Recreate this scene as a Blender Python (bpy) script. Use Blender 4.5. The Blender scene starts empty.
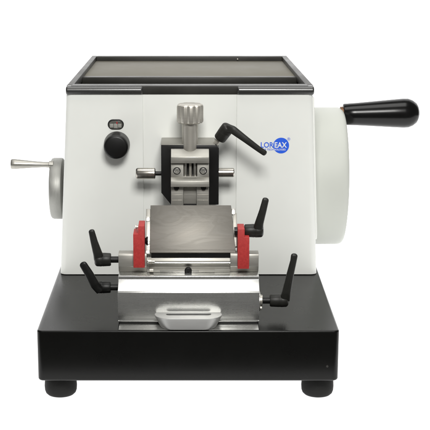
import bpy, bmesh, math, random
from mathutils import Vector, Matrix
random.seed(4)
S = 0.01                                   # everything below is written in centimetres
scene = bpy.context.scene
C = scene.collection
R = math.radians

# ------------------------------------------------------------------ materials
def new_mat(name, color, rough=0.5, metal=0.0, spec=0.5):
    m = bpy.data.materials.new(name); m.use_nodes = True
    nt = m.node_tree; b = nt.nodes['Principled BSDF']
    b.inputs['Base Color'].default_value = (*color, 1)
    b.inputs['Roughness'].default_value = rough
    b.inputs['Metallic'].default_value = metal
    b.inputs['Specular IOR Level'].default_value = spec
    return m, nt, b

def coords(nt, scale=(1, 1, 1)):
    tc = nt.nodes.new('ShaderNodeTexCoord'); mp = nt.nodes.new('ShaderNodeMapping')
    mp.inputs['Scale'].default_value = scale
    nt.links.new(tc.outputs['Object'], mp.inputs['Vector'])
    return mp.outputs['Vector']

def noise(nt, vec, scale, detail=4, rough=0.6, dist=0.0):
    n = nt.nodes.new('ShaderNodeTexNoise')
    n.inputs['Scale'].default_value = scale; n.inputs['Detail'].default_value = detail
    n.inputs['Roughness'].default_value = rough; n.inputs['Distortion'].default_value = dist
    nt.links.new(vec, n.inputs['Vector'])
    return n.outputs['Fac']

def ramp(nt, fac, stops):
    r = nt.nodes.new('ShaderNodeValToRGB')
    e = r.color_ramp.elements
    while len(e) < len(stops): e.new(0.5)
    for i, (p, c) in enumerate(stops):
        e[i].position = p; e[i].color = (*c, 1) if len(c) == 3 else c
    nt.links.new(fac, r.inputs['Fac'])
    return r.outputs['Color']

def maprange(nt, fac, lo, hi, a=0.3, b=0.7):
    n = nt.nodes.new('ShaderNodeMapRange')
    n.inputs['From Min'].default_value = a; n.inputs['From Max'].default_value = b
    n.inputs['To Min'].default_value = lo; n.inputs['To Max'].default_value = hi
    nt.links.new(fac, n.inputs['Value'])
    return n.outputs['Result']

def bump(nt, b, height, strength, dist):
    n = nt.nodes.new('ShaderNodeBump')
    n.inputs['Strength'].default_value = strength; n.inputs['Distance'].default_value = dist
    nt.links.new(height, n.inputs['Height']); nt.links.new(n.outputs['Normal'], b.inputs['Normal'])

def simple(name, color, rough, metal=0, spec=.5, nscale=900, bstr=.12, bdist=.0002, var=.06, rvar=.06):
    m, nt, b = new_mat(name, color, rough, metal, spec)
    v = coords(nt)
    n1 = noise(nt, v, nscale, 3); bump(nt, b, n1, bstr, bdist)
    n2 = noise(nt, v, 18, 5)
    lo = tuple(max(0, c * (1 - var)) for c in color); hi = tuple(min(1, c * (1 + var)) for c in color)
    nt.links.new(ramp(nt, n2, [(.3, lo), (.7, hi)]), b.inputs['Base Color'])
    nt.links.new(maprange(nt, n2, rough - rvar, rough + rvar), b.inputs['Roughness'])
    return m

def brushed(name, color, rough, scale=(1, 60, 60), var=.12, bstr=.15, rvar=.08, base=14, spots=0.0):
    m, nt, b = new_mat(name, color, rough, 1.0)
    v = coords(nt, scale)
    n = noise(nt, v, base, 5, .7)
    n2 = noise(nt, coords(nt), 30, 5, .65)
    mx = nt.nodes.new('ShaderNodeMath'); mx.operation = 'MULTIPLY_ADD'
    nt.links.new(n, mx.inputs[0]); mx.inputs[1].default_value = .6
    m2 = nt.nodes.new('ShaderNodeMath'); m2.operation = 'MULTIPLY'; m2.inputs[1].default_value = .4
    nt.links.new(n2, m2.inputs[0]); nt.links.new(m2.outputs[0], mx.inputs[2])
    f = mx.outputs[0]
    lo = tuple(c * (1 - var) for c in color); hi = tuple(min(1, c * (1 + var)) for c in color)
    nt.links.new(ramp(nt, f, [(.35, lo), (.65, hi)]), b.inputs['Base Color'])
    nt.links.new(maprange(nt, f, rough - rvar, rough + rvar, .35, .65), b.inputs['Roughness'])
    bump(nt, b, n, bstr, .0001)
    return m

M = {}
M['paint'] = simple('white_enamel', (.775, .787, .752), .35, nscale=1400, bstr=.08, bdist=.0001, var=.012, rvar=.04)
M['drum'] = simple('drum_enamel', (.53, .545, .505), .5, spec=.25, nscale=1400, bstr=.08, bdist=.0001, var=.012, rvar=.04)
M['base'] = simple('black_enamel', (.0035, .0035, .0032), .28, spec=.22, nscale=60, bstr=0, var=.1, rvar=.015)
M['rim'] = simple('rim_plastic', (.024, .023, .020), .42, spec=.33, nscale=1500, bstr=.25, bdist=.0002, var=.2)
M['nose'] = simple('nose_plastic', (.028, .028, .027), .27, spec=.8, nscale=1500, bstr=.08, bdist=.0001, var=.1, rvar=.03)
M['tray'] = simple('tray_panel', (.155, .145, .115), .62, spec=.3, nscale=700, bstr=.15, bdist=.0002, var=.05)
M['plastic'] = simple('black_plastic', (.006, .006, .0056), .42, spec=.3, nscale=1600, bstr=.35, bdist=.0003, var=.25)
M['knob'] = simple('knob_plastic', (.004, .004, .004), .40, spec=.35, nscale=1600, bstr=.2, bdist=.0002, var=.2)
M['lever'] = simple('lever_enamel', (.015, .015, .0128), .45, spec=.32, nscale=1300, bstr=.35, bdist=.0003, var=.2)
M['handle'] = simple('handle_gloss', (.004, .004, .004), .22, spec=.28, nscale=300, bstr=.02, bdist=.0001, var=.1, rvar=.03)
M['rubber'] = simple('foot_rubber', (.007, .007, .0065), .7, spec=.25, nscale=900, bstr=.5, bdist=.0004, var=.3)
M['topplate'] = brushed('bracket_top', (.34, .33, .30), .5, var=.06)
M['metal'] = brushed('brushed_steel', (.50, .49, .46), .40, var=.06, bstr=.05)
M['block'] = brushed('block_aluminium', (.66, .66, .64), .28, scale=(1, 45, 45), rvar=.03, var=.06, bstr=.06)
M['block'].node_tree.nodes['Principled BSDF'].inputs['Metallic'].default_value = .93
M['vise'] = brushed('vise_steel', (.41, .40, .365), .5, var=.07, bstr=.08)
M['turned'] = brushed('turned_steel', (.50, .48, .43), .42, scale=(2, 2, 45), var=.05, bstr=.04, rvar=.04)
M['turned'].node_tree.nodes['Principled BSDF'].inputs['Metallic'].default_value = .75
M['turnedx'] = brushed('turned_steel_cross', (.44, .42, .38), .30, scale=(45, 2, 2), var=.05, bstr=.04, rvar=.04)
M['grip'] = brushed('matte_silver', (.43, .43, .42), .47, scale=(1, 30, 30), var=.04, bstr=.05, rvar=.03)
M['grip'].node_tree.nodes['Principled BSDF'].inputs['Metallic'].default_value = .75
M['wheel'] = brushed('wheel_aluminium', (.34, .34, .32), .52, scale=(40, 6, 6), var=.1, bstr=.08)
M['wheel'].node_tree.nodes['Principled BSDF'].inputs['Metallic'].default_value = .7
M['crank'] = brushed('crank_steel', (.36, .35, .32), .42, scale=(45, 2, 2), var=.06, bstr=.04)
M['copper'] = brushed('copper_bush', (.22, .12, .07), .5)
M['bracket'] = simple('bracket_black', (.006, .006, .006), .40, spec=.35, nscale=900, bstr=.1, var=.2)
M['lens'] = simple('counter_lens', (.09, .09, .08), .2, nscale=120, bstr=.1, var=.5)
M['vise'].node_tree.nodes['Principled BSDF'].inputs['Metallic'].default_value = .85
M['hole'] = simple('dark_recess', (.006, .006, .006), .5)  # near-black colour for shade inside the grip slot and screw counterbores
M['blue'] = simple('blue_print', (.025, .12, .74), .4, bstr=0, var=.03)
M['whiteprint'] = simple('white_print', (.80, .81, .80), .4, bstr=0, var=.01)
M['redmark'] = simple('red_mark', (.45, .01, .015), .4, bstr=0)
M['digit'] = simple('counter_white', (.30, .30, .275), .4, nscale=150, bstr=0, var=.35)

# red knife guards: speckled red enamel
m, nt, b = new_mat('red_enamel', (.42, .03, .028), .55)
n = noise(nt, coords(nt), 420, 4, .7)
nt.links.new(ramp(nt, n, [(.3, (.34, .020, .019)), (.6, (.44, .032, .029)), (.85, (.50, .065, .055))]), b.inputs['Base Color'])
bump(nt, b, n, .35, .0004); M['red'] = m

# worn knife plate: smeared, faintly rippled dull steel
m, nt, b = new_mat('worn_plate', (.2, .18, .15), .5, .75)
v = coords(nt, (1, 3.2, 3.2))
w = noise(nt, coords(nt, (1, 2.6, 2.6)), 12, 5, .5, 1.8)
fine = noise(nt, coords(nt, (1, 40, 40)), 14, 4, .7)
mix = nt.nodes.new('ShaderNodeMath'); mix.operation = 'MULTIPLY_ADD'; mix.inputs[1].default_value = .86
h = nt.nodes.new('ShaderNodeMath'); h.operation = 'MULTIPLY'; h.inputs[1].default_value = .14
nt.links.new(fine, h.inputs[0]); nt.links.new(w, mix.inputs[0]); nt.links.new(h.outputs[0], mix.inputs[2])
nt.links.new(ramp(nt, mix.outputs[0], [(.36, (.130, .122, .108)), (.47, (.152, .144, .129)), (.52, (.140, .132, .117)), (.66, (.165, .157, .142))]), b.inputs['Base Color'])
nt.links.new(maprange(nt, w, .46, .56), b.inputs['Roughness'])
bump(nt, b, mix.outputs[0], .28, .0012); M['plate'] = m

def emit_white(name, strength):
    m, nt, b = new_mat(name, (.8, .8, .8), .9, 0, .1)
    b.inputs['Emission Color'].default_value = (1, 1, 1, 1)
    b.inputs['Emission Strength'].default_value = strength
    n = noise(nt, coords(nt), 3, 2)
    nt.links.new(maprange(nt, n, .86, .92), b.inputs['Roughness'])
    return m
M['ground_glow'] = emit_white('glowing_white_ground', .98)  # made-up glow, no real light table; keeps the ground shadowless white
M['backwall'] = emit_white('glowing_white_backdrop', 1.05)  # made-up glow so the backdrop stays plain white

# ------------------------------------------------------------------ mesh helpers (cm)
class MB:
    def __init__(s): s.bm = bmesh.new(); s.mats = []
    def _mi(s, mat):
        if mat not in s.mats: s.mats.append(mat)
        return s.mats.index(mat)
    def _merge(s, t, mat, mx=None):
        if mx is not None: bmesh.ops.transform(t, matrix=mx, verts=t.verts)
        bmesh.ops.recalc_face_normals(t, faces=t.faces)
        i = s._mi(mat); vm = {}
        for v in t.verts: vm[v] = s.bm.verts.new(v.co)
        for f in t.faces:
            try: g = s.bm.faces.new([vm[v] for v in f.verts])
            except ValueError: continue
            g.material_index = i; g.smooth = True
        t.free()
    def box(s, x0, x1, y0, y1, z0, z1, mat, bev=.06, seg=2, mx=None):
        t = bmesh.new(); bmesh.ops.create_cube(t, size=1)
        for v in t.verts:
            v.co = Vector((x0 if v.co.x < 0 else x1, y0 if v.co.y < 0 else y1, z0 if v.co.z < 0 else z1))
        if bev: bmesh.ops.bevel(t, geom=list(t.edges), offset=bev, segments=seg, profile=.5, affect='EDGES', clamp_overlap=True)
        s._merge(t, mat, mx); return s
    def prism(s, prof, a, b, mat, axis='X', bev=.05, seg=2, mx=None):
        """profile polygon extruded; axis X: prof=(y,z); Y: prof=(x,z); Z: prof=(x,y)"""
        t = bmesh.new()
        def P(p, k):
            return {'X': (k, p[0], p[1]), 'Y': (p[0], k, p[1]), 'Z': (p[0], p[1], k)}[axis]
        A = [t.verts.new(P(p, a)) for p in prof]; B = [t.verts.new(P(p, b)) for p in prof]
        t.faces.new(A); t.faces.new(B[::-1]); n = len(prof)
        for i in range(n): t.faces.new((A[i], B[i], B[(i + 1) % n], A[(i + 1) % n]))
        bmesh.ops.recalc_face_normals(t, faces=t.faces)
        if bev:
            ed = [e for e in t.edges if e.is_manifold and e.calc_face_angle(0) > .45]
            bmesh.ops.bevel(t, geom=ed, offset=bev, segments=seg, profile=.5, affect='EDGES', clamp_overlap=True)
        s._merge(t, mat, mx); return s
    def lathe(s, p0, axis, prof, mat, seg=48, scallop=None):
        """prof: list of (distance along axis, radius)"""
        t = bmesh.new(); p0 = Vector(p0); q = Vector(axis).normalized().to_track_quat('Z', 'Y')
        rings = []
        for d, r in prof:
            if r < 1e-5: rings.append([t.verts.new(p0 + q @ Vector((0, 0, d)))]); continue
            ring = []
            for i in range(seg):
                a = 2 * math.pi * i / seg
                rr = r * (1 if not scallop else scallop(a, d))
                ring.append(t.verts.new(p0 + q @ Vector((rr * math.cos(a), rr * math.sin(a), d))))
            rings.append(ring)
        for k in range(len(rings) - 1):
            A, B = rings[k], rings[k + 1]
            for i in range(seg):
                j = (i + 1) % seg
                if len(A) == 1 and len(B) == 1: continue
                if len(A) == 1: t.faces.new((A[0], B[i], B[j]))
                elif len(B) == 1: t.faces.new((A[i], A[j], B[0]))
                else: t.faces.new((A[i], A[j], B[j], B[i]))
        for e in (rings[0], rings[-1]):
            if len(e) > 1: t.faces.new(e)
        s._merge(t, mat); return s
    def sweep(s, pts, mat, depth=True, n=12, power=3.0):
        """pts: (x,y,z,width,thickness): rounded bar whose flat side faces Y"""
        t = bmesh.new(); rings = []
        P = [Vector(p[:3]) for p in pts]
        for k, p in enumerate(pts):
            d = (P[min(k + 1, len(P) - 1)] - P[max(k - 1, 0)]).normalized()
            side = d.cross(Vector((0, 1, 0))).normalized(); up = side.cross(d).normalized()
            ring = []
            for i in range(n * 2):
                a = math.pi * i / n
                ca, sa = math.cos(a), math.sin(a)
                u = math.copysign(abs(ca) ** (2 / power), ca) * p[3] / 2
                w = math.copysign(abs(sa) ** (2 / power), sa) * p[4] / 2
                ring.append(t.verts.new(P[k] + side * u + up * w))
            rings.append(ring)
        m_ = len(rings[0])
        for k in range(len(rings) - 1):
            for i in range(m_):
                j = (i + 1) % m_
                t.faces.new((rings[k][i], rings[k][j], rings[k + 1][j], rings[k + 1][i]))
        t.faces.new(rings[0]); t.faces.new(rings[-1])
        s._merge(t, mat); return s
    def build(s, name, parent=None, angle=32):
        me = bpy.data.meshes.new(name)
        bmesh.ops.transform(s.bm, matrix=Matrix.Scale(S, 4), verts=s.bm.verts)
        s.bm.to_mesh(me); s.bm.free()
        for m in s.mats: me.materials.append(M[m])
        me.set_sharp_from_angle(angle=R(angle))
        o = bpy.data.objects.new(name, me); C.objects.link(o)
        if parent: o.parent = parent
        return o

def arc(cx, cy, r, a0, a1, n):
    return [(cx + r * math.cos(R(a0 + (a1 - a0) * i / n)), cy + r * math.sin(R(a0 + (a1 - a0) * i / n))) for i in range(n + 1)]

def rrect(x0, x1, y0, y1, r, n=8):
    return (arc(x0 + r, y0 + r, r, 180, 270, n) + arc(x1 - r, y0 + r, r, 270, 360, n) +
            arc(x1 - r, y1 - r, r, 0, 90, n) + arc(x0 + r, y1 - r, r, 90, 180, n))

def label(o, text): o['label'] = text

# ------------------------------------------------------------------ the setting: added glowing ground and backdrop
g = MB(); g.box(-189, 189, -9.5, 150, -12.9, -10.5, 'ground_glow', .1); ground = g.build('ground')
ground['kind'] = 'structure'
g = MB(); g.box(-190, 190, 150.3, 152, -12.5, 190, 'backwall', .1); wall = g.build('backdrop')
wall['kind'] = 'structure'

# ------------------------------------------------------------------ the instrument
root = bpy.data.objects.new('rotary_microtome', None); C.objects.link(root)
root.location = (0, 40 * S, -10.5 * S)
root['label'] = 'white manual rotary microtome on a black base, with red knife guards and black levers'
root['category'] = 'microtome'
OFF = Matrix.Translation((0, -40 * S, 10.5 * S))
def put(mb, name, parent=None, angle=32):
    if name in ('lid', 'tray_panel', 'front_trough'):
        for v in mb.bm.verts:
            k = max(0, (v.co.y - 28) / 42); v.co.x *= 1 - .047 * k; v.co.x -= .12 * k
    o = mb.build(name, parent or root, angle)
    if parent is None: o.matrix_parent_inverse = OFF
    return o

# base slab
b = MB()
def loft(mb, outlines, mat):
    t = bmesh.new(); rings = [[t.verts.new(p) for p in o] for o in outlines]; n = len(rings[0])
    for k in range(len(rings) - 1):
        for i in range(n):
            j = (i + 1) % n; t.faces.new((rings[k][i], rings[k][j], rings[k + 1][j], rings[k + 1][i]))
    t.faces.new(rings[0]); t.faces.new(rings[-1]); mb._merge(t, mat)
def slab(mb, x0, x1, y0, y1, z0, z1, rv, re, mat, n=5, rb=None):
    rb = re if rb is None else rb
    outs = []
    for k in range(n + 1):
        a = R(90 * k / n); d = rb * (1 - math.sin(a)); z = z0 + rb * (1 - math.cos(a))
        outs.append([(x, y, z) for x, y in rrect(x0 + d, x1 - d, y0 + d, y1 - d, max(rv - d, .02))])
    for k in range(n + 1):
        a = R(90 * k / n); d = re * (1 - math.cos(a)); z = z1 - re * (1 - math.sin(a))
        outs.append([(x, y, z) for x, y in rrect(x0 + d, x1 - d, y0 + d, y1 - d, max(rv - d, .02))])
    loft(mb, outs, mat)
slab(b, -20.62, 20.1, 0, 78, -7.15, 0, .75, .22, 'base', rb=.35)
base = put(b, 'base', angle=50)
b = MB()
b.lathe((18.55, .05, -5.0), (0, -1, 0), [(-.2, .16), (.05, .16), (.08, .1), (.08, 0)], 'rim', 16)
put(b, 'side_screw', base)

for fx, fy in ((-17.95, 4.1), (17.7, 4.1), (-17.95, 73), (17.7, 73)):
    f = MB()
    f.lathe((fx, fy, -10.49), (0, 0, 1), [(0, 0), (0, 1.55), (.12, 1.85), (.35, 2.08), (.7, 2.2), (1.3, 2.24), (1.9, 2.2), (2.5, 2.12), (2.9, 1.95), (3.7, 1.8), (3.7, 0)], 'rubber', 56)
    put(f, 'rubber_foot', angle=60)

# housing, seen from above: two front cheeks and a centre panel set back between them
def housing_outline(z, sx):
    xs = 18.5 * (1 + (sx - 1) * .98); xl = 18.65 * (1 + (sx - 1) * 1.24); y0, y1, rr = 27.45, 71.8, .95
    sl, sr, rec = -7.05, 7.0, .22
    pts = arc(-xl + rr, y0 + rr, rr, 180, 270, 8)
    pts += [(sl - .1, y0), (sl - .02, y0 + .07), (sl, y0 + rec), (sr, y0 + rec), (sr + .02, y0 + .07), (sr + .1, y0)]
    pts += arc(xs - rr, y0 + rr, rr, 270, 360, 8) + arc(xs - rr, y1 - rr, rr, 0, 90, 8) + arc(-xl + rr, y1 - rr, rr, 90, 180, 8)
    return [(x, y, z) for x, y in pts]
h = MB()
def narrow(o): return [((x * (1 - .045 * max(0, (y - 29) / 42))), y, z) for x, y, z in o]
loft(h, [narrow(o) for o in [housing_outline(z, 1 + .065 * (28.1 - z) / 28.1) for z in (.12, .35, 4, 8, 14, 20, 25, 28.1)]] +
     [[(x * .972, 50 + (y - 50) * .93, z) for x, y, _ in housing_outline(28.1, 1)] for z in (28.1, 26.5)], 'paint')
housing = put(h, 'housing', angle=30)
h = MB()
h.prism(rrect(27.9, 71.2, .08, .14, .02, 2), -19.4, 19.4, 'hole', bev=0)
put(h, 'base_gasket', housing)
# side cover plate on the right flank
h = MB()
t = []
prof = [(28.2, 27.6)] + [(28.2, 7.2)] + arc(29.6, 6.6, 1.4, 180, 270, 8) + [(66, 5.2), (66, 27.6)]
h.prism(prof, 18.0, 18.72, 'paint', bev=.12, seg=3)
for v_ in h.bm.verts: v_.co.x += (28.1 - v_.co.z) * .0425 - .0195 * (v_.co.y - 29)
put(h, 'side_cover', housing)

# lid: bull-nosed plastic rim around a sunken tray
L = MB(); X0, X1, Y0, Y1, ZT, ZB = -18.62, 18.62, 27.55, 70.2, 29.42, 28.06
def bar(mb, x0, x1, y0, y1, z0=ZB, z1=ZT, bv=.18): mb.box(x0, x1, y0, y1, z0, z1, 'rim', bv, 3)
bar(L, X0 + .02, -17.66, 28.4, Y1, bv=.12); bar(L, 17.6, X1 - .02, 28.4, Y1, bv=.12)          # side rails
bar(L, -17.7, 17.65, 68.3, Y1 - .003, ZB + .01, ZT - .004)                          # rear rail
bar(L, -17.9, 17.8, 27.62, 29.9, ZB + .03, ZT - .004, .08)                          # front rail (recessed centre shows)
L.box(-17.9, 17.8, 43.4, 45.1, 27.6, 28.75, 'rim', .08, 2)                         # divider
lid = put(L, 'lid', angle=50)
for x0, x1 in ((X0, -7.1), (7.1, X1)):
    n_ = MB()
    # rounded nose bar with quarter-round outer end
    pr = [(28.6, ZB + .02)] + arc(27.65, (ZB + ZT) / 2 - .02, .66, 270, 90, 28) + [(28.6, ZT - .02)]
    n_.prism(pr, x0, x1, 'nose', bev=.0)
    sgn = -1 if x0 < 0 else 1
    xo = x0 if x0 < 0 else x1
    o = put(n_, 'rim_nose', lid, 40)
    md = o.modifiers.new('bevel', 'BEVEL'); md.width = .25 * S; md.segments = 4; md.limit_method = 'ANGLE'; md.angle_limit = R(60)
p = MB(); p.box(-17.69, 17.63, 44.9, 68.4, 28.2, 28.62, 'tray', .04); put(p, 'tray_panel', lid)
p = MB(); p.box(-17.88, 17.78, 29.7, 43.6, 26.9, 27.2, 'rim', .04)
p.box(-17.86, 17.76, 38.2, 43.5, 27.2, 27.75, 'rim', .12)
put(p, 'front_trough', lid)
p = MB(); p.lathe((8.6, 67.9, 29.0), (0, -1, 0), [(0, .14), (.15, .14), (.2, .08), (.2, 0)], 'turned', 14); put(p, 'catch_pin', lid)

# feed counter window
w = MB()
def pill(cx, cz, hw, hh, n=14):
    return arc(cx - hw + hh, cz, hh, 270, 90, n) + arc(cx + hw - hh, cz, hh, 90, -90, n)
WC = (-11.2, 23.6)
w.prism(pill(*WC, 1.22, .78), 27.36, 27.6, 'plastic', 'Y', bev=.04)
win = put(w, 'counter_window')
w = MB(); w.prism(pill(WC[0], WC[1] - .08, 1.06, .60), 27.325, 27.4, 'lens', 'Y', bev=.02)
put(w, 'counter_frame', win)
w = MB()
for dx, wd, z0, z1 in ((-.60, .52, -.46, .12), (0.0, .56, -.56, .14), (.60, .52, -.46, .12)):
    w.box(WC[0] + dx - wd / 2, WC[0] + dx + wd / 2, 27.295, 27.33, WC[1] + z0, WC[1] + z1, 'digit', .05, 3)  # pale tiles stop halfway; the dark above paints the window's inner shadow
put(w, 'counter_scale', win)
w = MB(); w.box(WC[0] + .12, WC[0] + .26, 27.28, 27.33, WC[1] + .08, WC[1] + .42, 'redmark', .02); put(w, 'red_pointer', win)

# feed knob
k = MB()
k.lathe((-11.05, 27.46, 20.62), (0, -1, 0), [(0, 0), (0, 1.90), (.3, 1.97), (.7, 1.95), (1.5, 1.90), (2.4, 1.85), (2.85, 1.80), (3.05, 1.66), (3.12, 1.45), (3.14, 0)],
        'knob', 72)
put(k, 'feed_knob', angle=50)

# maker's mark
def text(name, body, x, z, size, mat, parent, y=27.42, off=0.0, ext=.012, sx=1.0, al='LEFT'):
    cu = bpy.data.curves.new(name, 'FONT'); cu.body = body; cu.size = size; cu.extrude = ext; cu.offset = off
    cu.resolution_u = 3; cu.align_x = al
    tmp = bpy.data.objects.new(name + '_src', cu); C.objects.link(tmp)
    dg = bpy.context.evaluated_depsgraph_get(); dg.update()
    me = bpy.data.meshes.new_from_object(tmp.evaluated_get(dg))
    bpy.data.objects.remove(tmp)
    me.transform(Matrix.Scale(S, 4) @ Matrix.Translation((x, y, z)) @ Matrix.Rotation(R(90), 4, 'X') @ Matrix.Diagonal((sx, 1, 1, 1)))
    me.materials.clear(); me.materials.append(M[mat]); me.name = name
    o = bpy.data.objects.new(name, me); C.objects.link(o); o.parent = parent
    return o
lg = MB(); lg.prism([(13.8 + 1.21 * math.cos(2 * math.pi * i / 64), 20.36 + 1.21 * math.sin(2 * math.pi * i / 64)) for i in range(64)], 27.43, 27.46, 'blue', 'Y', bev=0)
logo = put(lg, 'emblem')
text('lettering', 'LOR', 10.66, 20.06, 1.18, 'blue', logo, 27.43, .018, .008, .87)
text('lettering', 'EAX', 12.76, 20.06, 1.16, 'whiteprint', logo, 27.425, .026, .008, .86)
text('small_lettering', 'LAB TECH', 12.68, 19.62, .40, 'blue', logo, 27.43, .003, .008, 1.02, 'RIGHT')
text('small_lettering', 'NOLOGIES', 12.735, 19.62, .40, 'whiteprint', logo, 27.425, .003, .008, .9)
text('trademark_sign', '®', 14.72, 21.15, .62, 'blue', logo, 27.43, -.003, .008)

# ------------------------------------------------------------------ specimen clamp
c = MB()
c.prism([(-4.25, 21.45), (-4.25, 14.3), (-2.83, 12.5), (-2.2, 12.5), (-2.2, 20.2), (2.2, 20.2), (2.2, 12.5), (4.25, 12.5), (4.25, 21.0), (3.8, 21.45)], 21.6, 27.8, 'bracket', 'Y', bev=.06)
clamp = put(c, 'specimen_clamp')
v = MB()
# top jaw with sloping brow
v.prism([(20.25, 19.0), (20.25, 19.95), (21.7, 21.0), (25.5, 21.0), (25.5, 19.0)], -2.8, 2.8, 'vise', bev=.08)
put(v, 'upper_jaw', clamp)
v = MB()
v.prism([(-2.8, 18.85), (-2.8, 16.1), (2.8, 16.1), (2.8, 18.85), (1.05, 18.85), (1.05, 16.9), (-.95, 16.9), (-.95, 18.85)], 20.9, 25, 'vise', 'Y', bev=.05)
v.prism([(20.9, 16.8), (20.2, 16.35), (20.1, 15.5), (21.4, 15.4), (24, 15.4), (24, 16.8)], -2.82, 2.82, 'vise', bev=.06)
jaw = put(v, 'lower_jaw', clamp)
v = MB()
v.box(-.9, 1.0, 22.3, 23, 16.5, 18.95, 'hole', 0)
for x, wd in ((-.68, .24), (.05, .22), (.74, .24)):
    v.lathe((x, 21.6, 16.7), (0, 0, 1), [(0, wd), (2.3, wd)], 'metal' if abs(x) > .2 else 'turned', 20)
put(v, 'jaw_guide', jaw)
for x in (-1.93, 1.93):
    v = MB()
    v.lathe((x, 20.92, 17.75), (0, -1, 0), [(-.3, .56), (.02, .56), (.03, .50), (.025, .0)], 'hole', 32)
    v.lathe((x, 20.98, 17.75), (0, -1, 0), [(0, .42), (.14, .42), (.20, .34), (.20, .17), (.12, .15), (.12, 0)], 'metal', 24)
    put(v, 'hex_screw', jaw)
v = MB()
v.box(-2.8, -.98, 21.3, 24.5, 12.0, 15.4, 'vise', .05); v.box(.98, 2.8, 21.3, 24.5, 12.0, 15.4, 'vise', .05)
v.box(-.95, .95, 21.75, 24, 12.6, 15.4, 'vise', .04)
for zz in (13.2, 14.0, 14.7):
    v.box(-2.7, -1.08, 21.27, 21.4, zz, zz + .09, 'turned', .02); v.box(1.08, 2.7, 21.27, 21.4, zz, zz + .09, 'turned', .02)
v.box(-1.02, 1.02, 21.6, 24, 12.3, 12.62, 'hole', 0)
put(v, 'clamp_slide', clamp)
v = MB()
for x in (-2.0, 2.0):
    v = MB(); v.lathe((x, 21.5, 15.25), (0, -1, 0), [(-.2, .42), (.55, .42), (.6, .3), (.6, 0)], 'bracket', 24)
    put(v, 'jaw_bolt', clamp)
v = MB(); v.box(-4.28, 3.7, 21.62, 27.7, 21.46, 21.56, 'topplate', .03); put(v, 'bracket_top_sheen', clamp)  # thin grey plate added for the pale reflection on the bracket's top
# knurled clamping knob
kk = MB()
kk.lathe((0, 22.3, 20.2), (0, 0, 1), [(0, 1.18), (.35, 1.18), (.42, 1.12), (.5, 1.18), (4.45, 1.18), (4.5, 1.05), (4.7, 1.05)], 'turned', 48)
def scal(a, d): return 1 - .10 * abs(math.cos(4.5 * a + .3)) ** 5
kk.lathe((0, 22.3, 24.7), (0, 0, 1), [(0, 1.2), (0, 1.75), (.14, 1.93), (.3, 1.97), (2.35, 1.97), (2.6, 1.9), (2.74, 1.74), (2.78, 1.6), (2.78, 0)], 'turned', 160, scal)
put(kk, 'knurled_knob', clamp, 28)
# side pins
pn = MB()
pn.lathe((-4.2, 23.5, 16.85), (-1, 0, 0), [(0, .33), (.95, .33)], 'bracket', 24)
pn.lathe((-5.1, 23.5, 16.85), (-1, 0, 0), [(0, 0), (.08, .70), (.18, .82), (2.7, .84), (2.88, .74), (2.96, .6), (2.96, 0)], 'turnedx', 40)
put(pn, 'adjusting_pin', clamp)
pn = MB()
pn.lathe((4.2, 23.5, 16.98), (1, 0, 0), [(0, .68), (2.25, .68), (2.38, .58), (2.4, 0)], 'turnedx', 40)
put(pn, 'adjusting_pin', clamp)

def lever(parent, hub0, hub1, r, neck, arm, mat='lever', neckmat='plastic', nr=.45, thick=.75, smooth=8):
    """hub0 = outer end of the hub, hub1 = inner end, neck = end of its stud; arm = (x,y,z,w) points"""
    m_ = MB(); h0, h1, nk = Vector(hub0), Vector(hub1), Vector(neck)
    d = (h1 - h0); Ln = d.length
    m_.lathe(h0, d, [(0, 0), (0, r * .62), (.12, r * .84), (.3, r * .97), (Ln * .42, r), (Ln * .44, r * .965), (Ln * .47, r * .965), (Ln * .49, r * .985), (Ln - .14, r * .93), (Ln, r * .84), (Ln, 0)], mat, 40)
    m_.lathe(h1 - d.normalized() * .05, nk - h1, [(0, nr), ((nk - h1).length + .05, nr)], neckmat, 28)
    pts = []
    for i in range(len(arm) - 1):
        a, b_ = arm[i], arm[i + 1]
        for s_ in range(smooth):
            f = s_ / smooth
            pts.append([a[j] * (1 - f) + b_[j] * f for j in range(4)])
    pts.append(list(arm[-1]))
    n = len(pts); out = []
    for i, p_ in enumerate(pts):
        f = i / (n - 1)
        out.append((p_[0], p_[1], p_[2], p_[3], thick * (1.25 - .45 * f)))
    # rounded tip
    a = Vector(pts[-2][:3]); e = Vector(pts[-1][:3]); dr = (e - a).normalized(); w0, t0 = out[-1][3], out[-1][4]
    for ang in (30, 55, 75, 88):
        q = e + dr * (w0 / 2 * math.sin(R(ang)) * .8)
        out.append((q.x, q.y, q.z, w0 * math.cos(R(ang)) + .02, t0 * math.cos(R(ang)) + .02))
    m_.sweep(out, mat)
    # moulded rib on the face of the arm
    rib = [(p_[0], p_[1] - (thick * (1.25 - .45 * (i / (n - 1)))) * .5 + .02, p_[2], p_[3] * .42, .1) for i, p_ in enumerate(pts) if n * .2 < i < n * .85]
    m_.sweep(rib, mat)
    return put(m_, 'clamp_lever', parent, 40)

l0 = lever(clamp, (5.75, 22.2, 24.25), (4.35, 22.9, 22.15), .98, (3.45, 23.3, 20.9), [(5.5, 21.9, 23.9, 1.35), (6.3, 21.4, 23.75, 1.2), (8.2, 21.2, 22.35, .98), (10.0, 21.2, 21.0, .85), (10.9, 21.2, 20.4, .86)], neckmat='turned', nr=.42)

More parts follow.
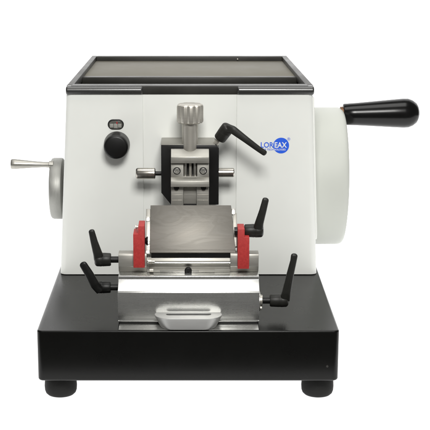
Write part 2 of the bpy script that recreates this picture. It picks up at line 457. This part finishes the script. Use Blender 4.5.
# ------------------------------------------------------------------ knife holder
kb = MB()
prof = [(2.85, .36), (2.85, .5), (2.98, .56), (2.9, 1.0), (2.86, 1.2), (2.86, 4.48), (2.98, 4.68), (4.8, 5.78), (4.8, 6.22), (4.9, 6.3), (14.5, 6.3), (14.5, .36)]
kb.prism(prof, -9.8, 9.43, 'block', bev=.035)
holder = put(kb, 'knife_holder')
q = MB(); q.box(-9.72, 9.35, 2.95, 13.5, .05, .36, 'bracket', .03); put(q, 'slide_rail', holder)  # rail coloured black to give the shaded gap under the block
q = MB(); q.box(-9.6, 9.25, .4, 13.9, .004, .05, 'block', .03); put(q, 'slide_plate', holder)
# grip tab: oval ring with a slot, tapering down to the foot
q = MB()
def oval(x0, x1, y0, y1, n=16):
    r_ = (y1 - y0) / 2
    return arc(x0 + r_, y0 + r_, r_, 90, 270, n) + arc(x1 - r_, y0 + r_, r_, 270, 450, n)
def tab():
    t_ = bmesh.new()
    O = [[(x, y, z) for x, y in oval(*o)] for o, z in (((-4.0, 3.55, .15, 3.6), .12), ((-4.78, 4.33, .06, 4.02), 1.56), ((-4.82, 4.37, .02, 4.05), 1.66), ((-4.76, 4.31, .08, 3.99), 1.72))]
    I = [[(x, y, z) for x, y in oval(*o)] for o, z in (((-3.3, 2.9, 1.5, 2.6), 1.72), ((-3.22, 2.82, 1.58, 2.52), 1.66), ((-3.22, 2.82, 1.58, 2.52), 1.0))]
    rings = [[t_.verts.new(p_) for p_ in o] for o in O + I]; n = len(rings[0])
    for k_ in range(len(rings) - 1):
        for i in range(n):
            j = (i + 1) % n; t_.faces.new((rings[k_][i], rings[k_][j], rings[k_ + 1][j], rings[k_ + 1][i]))
    t_.faces.new(rings[0]); t_.faces.new(rings[-1]); return t_
q._merge(tab(), 'grip'); q.prism(oval(-3.21, 2.81, 1.59, 2.51), 1.02, 1.60, 'hole', 'Z', bev=0); put(q, 'slotted_grip', holder, 30)  # black plug puts the slot's shade into colour

# carriage on top of the block
q = MB()
for x0, x1 in ((-9.85, -5.95), (5.55, 9.45)):
    q.prism([(6.2, 7.25), (6.2, 8.75), (6.32, 9.0), (6.55, 9.1), (7.9, 9.1), (8.0, 6.32), (6.85, 6.32)], x0, x1, 'vise', bev=.04)
q.prism([(6.75, 6.32), (6.75, 6.75), (7.05, 6.8), (7.05, 7.3), (6.75, 7.4), (6.75, 7.9), (7.0, 8.35), (12, 8.35), (12, 6.32)], -5.96, 5.56, 'vise', bev=.03)
q.box(-5.9, 3.4, 6.45, 6.8, 6.34, 6.72, 'vise', .03)
q.box(-4.1, 1.2, 6.40, 6.8, 6.34, 6.66, 'metal', .03)
car = put(q, 'carriage', holder)
q = MB(); q.lathe((-5.8, 6.35, 7.75), (1, 0, 0), [(0, .13), (12.1, .13)], 'block', 20); put(q, 'guide_rod', holder)
q = MB(); q.lathe((-.25, 6.5, 6.62), (0, -1, 0), [(0, .5), (.35, .5), (.45, .38), (.45, .2), (.3, .2), (.3, 0)], 'bracket', 28); put(q, 'locking_screw', holder)
q = MB()
q.lathe((-5.75, 6.1, 8.0), (1, 0, 0), [(0, .36), (.5, .36), (.55, .2), (.9, .2)], 'turned', 20)
q.lathe((-5.55, 6.1, 6.75), (1, 0, 0), [(0, .28), (.5, .28)], 'turned', 20)
put(q, 'pivot_pin', holder)

# knife plate leaning back
ang = math.atan2(15.05 - 8.75, 10.0 - 6.45)
PL = math.hypot(15.05 - 8.75, 10.0 - 6.45)
def plate_m(): return Matrix.Translation((0, 6.45, 8.75)) @ Matrix.Rotation(ang, 4, 'X')
q = MB(); q.prism([(-5.5, .42), (6.25, .42), (6.25, 1.2), (5.72, PL), (-5.5, PL)], -.35, 0, 'plate', 'Z', bev=.05, mx=plate_m())
q.prism([(-5.52, .36), (6.3, .36), (6.27, .85), (-5.52, .85)], -.30, .06, 'plate', 'Z', bev=.09, mx=plate_m())
put(q, 'knife_plate', holder)
q = MB()
q.box(-6.1, -5.5, .2, PL - .5, -.75, -.08, 'topplate', .05, 2, plate_m())
for t_, hh in ((.25, .55), (1.6, .5), (4.9, .7)): q.box(-6.14, -5.56, t_, t_ + hh, -.5, .03, 'metal', .06, 2, plate_m())
put(q, 'plate_support', holder)
q = MB()
q.box(5.95, 6.5, 1.3, PL - 1.1, -.75, -.08, 'topplate', .05, 2, plate_m())
q.box(5.78, 6.3, PL - 1.35, PL - .45, -.45, .0, 'metal', .06, 2, plate_m())
put(q, 'plate_support', holder)
q = MB()
q.box(-5.35, 6.2, 6.9, 9.6, 8.3, 9.2, 'bracket', .04)  # black box fills the gap below the plate as its shade
q.box(-5.9, 6.2, 8.4, 10.3, 8.9, 11.5, 'bracket', .06)
put(q, 'blade_bed_gap_shade', holder)

# red knife guards
q = MB(); q.prism([(-7.75, 7.3), (-6.2, 7.3), (-6.2, 13.2), (-7.05, 13.2), (-7.05, 12.05), (-7.75, 12.05)], 5.35, 8.6, 'red', 'Y', bev=.07)
gl = put(q, 'knife_guard', holder)
q = MB(); q.lathe((-7.05, 6.6, 12.75), (-1, 0, 0), [(0, .2), (.22, .2), (.25, .33), (.42, .33), (.48, .2), (.48, 0)], 'turned', 18)
put(q, 'guard_screw', holder)
q = MB(); q.prism([(6.52, 7.15), (8.1, 7.15), (8.1, 11.6), (7.45, 11.6), (7.45, 12.75), (6.52, 12.75)], 5.35, 8.6, 'red', 'Y', bev=.07)
put(q, 'knife_guard', holder)
q = MB(); q.lathe((6.1, 7.4, 12.0), (1, 0, 0), [(0, .55), (.5, .55)], 'bracket', 24); put(q, 'guard_boss', holder)
q = MB(); q.lathe((-6.3, 7.4, 10.6), (1, 0, 0), [(0, .3), (.4, .6), (.5, .6)], 'bracket', 24)
put(q, 'guard_boss', holder)

lever(holder, (-13.2, 7.5, 7.9), (-10.95, 7.5, 7.9), .97, (-9.8, 7.5, 7.9), [(-12.55, 7.2, 8.1, 1.5), (-12.75, 6.9, 9.0, 1.25), (-13.15, 6.8, 10.5, 1.02), (-13.5, 6.8, 12.05, .84)])
lever(holder, (-13.1, 6.2, 4.3), (-10.95, 6.2, 4.3), .86, (-9.75, 6.2, 4.3), [(-12.4, 5.8, 4.0, 1.3), (-13.05, 5.4, 4.9, 1.28), (-13.8, 5.3, 6.4, 1.16), (-14.6, 5.3, 7.75, 1.05)], mat='plastic')
lever(holder, (13.6, 6, 2.45), (11.05, 6, 2.45), .93, (9.4, 6, 2.45), [(13.1, 5.7, 2.7, 1.4), (13.25, 5.4, 3.7, 1.22), (13.7, 5.3, 6.2, 1.02), (14.15, 5.3, 8.3, .88), (14.25, 5.3, 9.0, .92)], nr=.45)
lever(holder, (10.1, 7.4, 12.05), (7.5, 7.4, 12.05), .95, (6.7, 7.4, 12.05), [(9.35, 7.0, 12.4, 1.4), (9.5, 6.8, 13.3, 1.18), (9.95, 6.7, 15.0, 1.0), (10.3, 6.7, 16.5, .9)])
q = MB()
q.lathe((9.43, 5.2, 2.6), (1, 0, 0), [(0, 1.35), (.18, 1.35), (.22, 1.25), (.22, 0)], 'metal', 40)
q.lathe((9.6, 6, 2.45), (1, 0, 0), [(0, .8), (.35, .8), (.42, .7), (.42, 0)], 'turned', 30)
q.lathe((9.6, 3.9, 2.0), (1, 0, 0), [(0, .25), (.22, .25), (.25, 0)], 'turned', 16)
put(q, 'lever_flange', holder)

# ------------------------------------------------------------------ left handwheel
w = MB()
w.lathe((-18.8, 38, 11.5), (-1, 0, 0), [(0, 1.2), (1.1, 1.2), (1.15, 2.2), (1.3, 3.6), (1.45, 4.55), (1.62, 4.86), (1.9, 4.95), (3.0, 4.93), (3.3, 4.85), (3.48, 4.6), (3.5, 3.9), (3.2, 3.6), (3.1, 1.4), (3.5, 1.2), (3.5, 0)], 'wheel', 96)
wheel = put(w, 'hand_wheel', angle=28)
w = MB()
w.lathe((-22.0, 36, 15.75), (-1, 0, .02), [(-.3, .62), (.35, .62), (.42, .46), (1.2, .44), (2.6, .52), (4.2, .66), (5.7, .80), (6.2, .82), (6.4, .74), (6.44, 0)], 'crank', 48)
put(w, 'crank_handle', wheel)

# right drum with the drive handle
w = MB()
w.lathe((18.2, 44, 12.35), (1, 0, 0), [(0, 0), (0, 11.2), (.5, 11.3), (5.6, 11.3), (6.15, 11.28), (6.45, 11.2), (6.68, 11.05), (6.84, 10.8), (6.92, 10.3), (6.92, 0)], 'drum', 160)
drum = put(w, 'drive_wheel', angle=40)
w = MB()
w.lathe((24.6, 44, 22.55), (1, 0, .01), [(0, 1.3), (.95, 1.3)], 'copper', 40)
hd = put(w, 'bushing', drum)
w = MB()
w.lathe((25.05, 44, 22.6), (1, 0, .02), [(0, 0), (0, 1.62), (.12, 1.74), (2, 1.84), (4, 1.98), (6, 2.13), (8, 2.28), (9.8, 2.40), (10.6, 2.38), (11.3, 2.14), (11.95, 1.68), (12.3, 1.08), (12.46, .5), (12.5, 0)], 'handle', 64)
put(w, 'drive_handle', drum, 60)

# ------------------------------------------------------------------ light
def area(name, loc, target, sx, sy, power, col=(1, 1, 1)):
    l = bpy.data.lights.new(name, 'AREA'); l.shape = 'RECTANGLE'; l.size = sx * S; l.size_y = sy * S
    l.energy = power; l.color = col
    o = bpy.data.objects.new(name, l); C.objects.link(o); o.location = Vector(loc) * S
    o.rotation_euler = (Vector(target) - Vector(loc)).to_track_quat('-Z', 'Y').to_euler()
    return o
area('key_softbox', (8, -125, 118), (0, 20, 14), 50, 42, 28.5, (1, .99, .965))
o = area('overhead_softbox', (0, 22, 125), (0, 20, 10), 110, 60, 8.5, (1, .99, .965))
o.rotation_euler = (R(0), 0, 0)

wd = bpy.data.worlds.new('World'); scene.world = wd; wd.use_nodes = True
bg = wd.node_tree.nodes['Background']; bg.inputs['Color'].default_value = (1, .99, .96, 1); bg.inputs['Strength'].default_value = .12

cam = bpy.data.cameras.new('camera'); co = bpy.data.objects.new('camera', cam); C.objects.link(co)
cam.sensor_width = 36; cam.lens = 107.16; cam.shift_x = 25 / 430
co.location = (0, -1.63726, .543657); co.rotation_euler = (R(90 - 13.1906), 0, 0)
cam.clip_start = .02; cam.clip_end = 50
scene.camera = co
scene.view_settings.view_transform = 'Standard'; scene.view_settings.look = 'None'
scene.view_settings.exposure = 0; scene.view_settings.gamma = 1
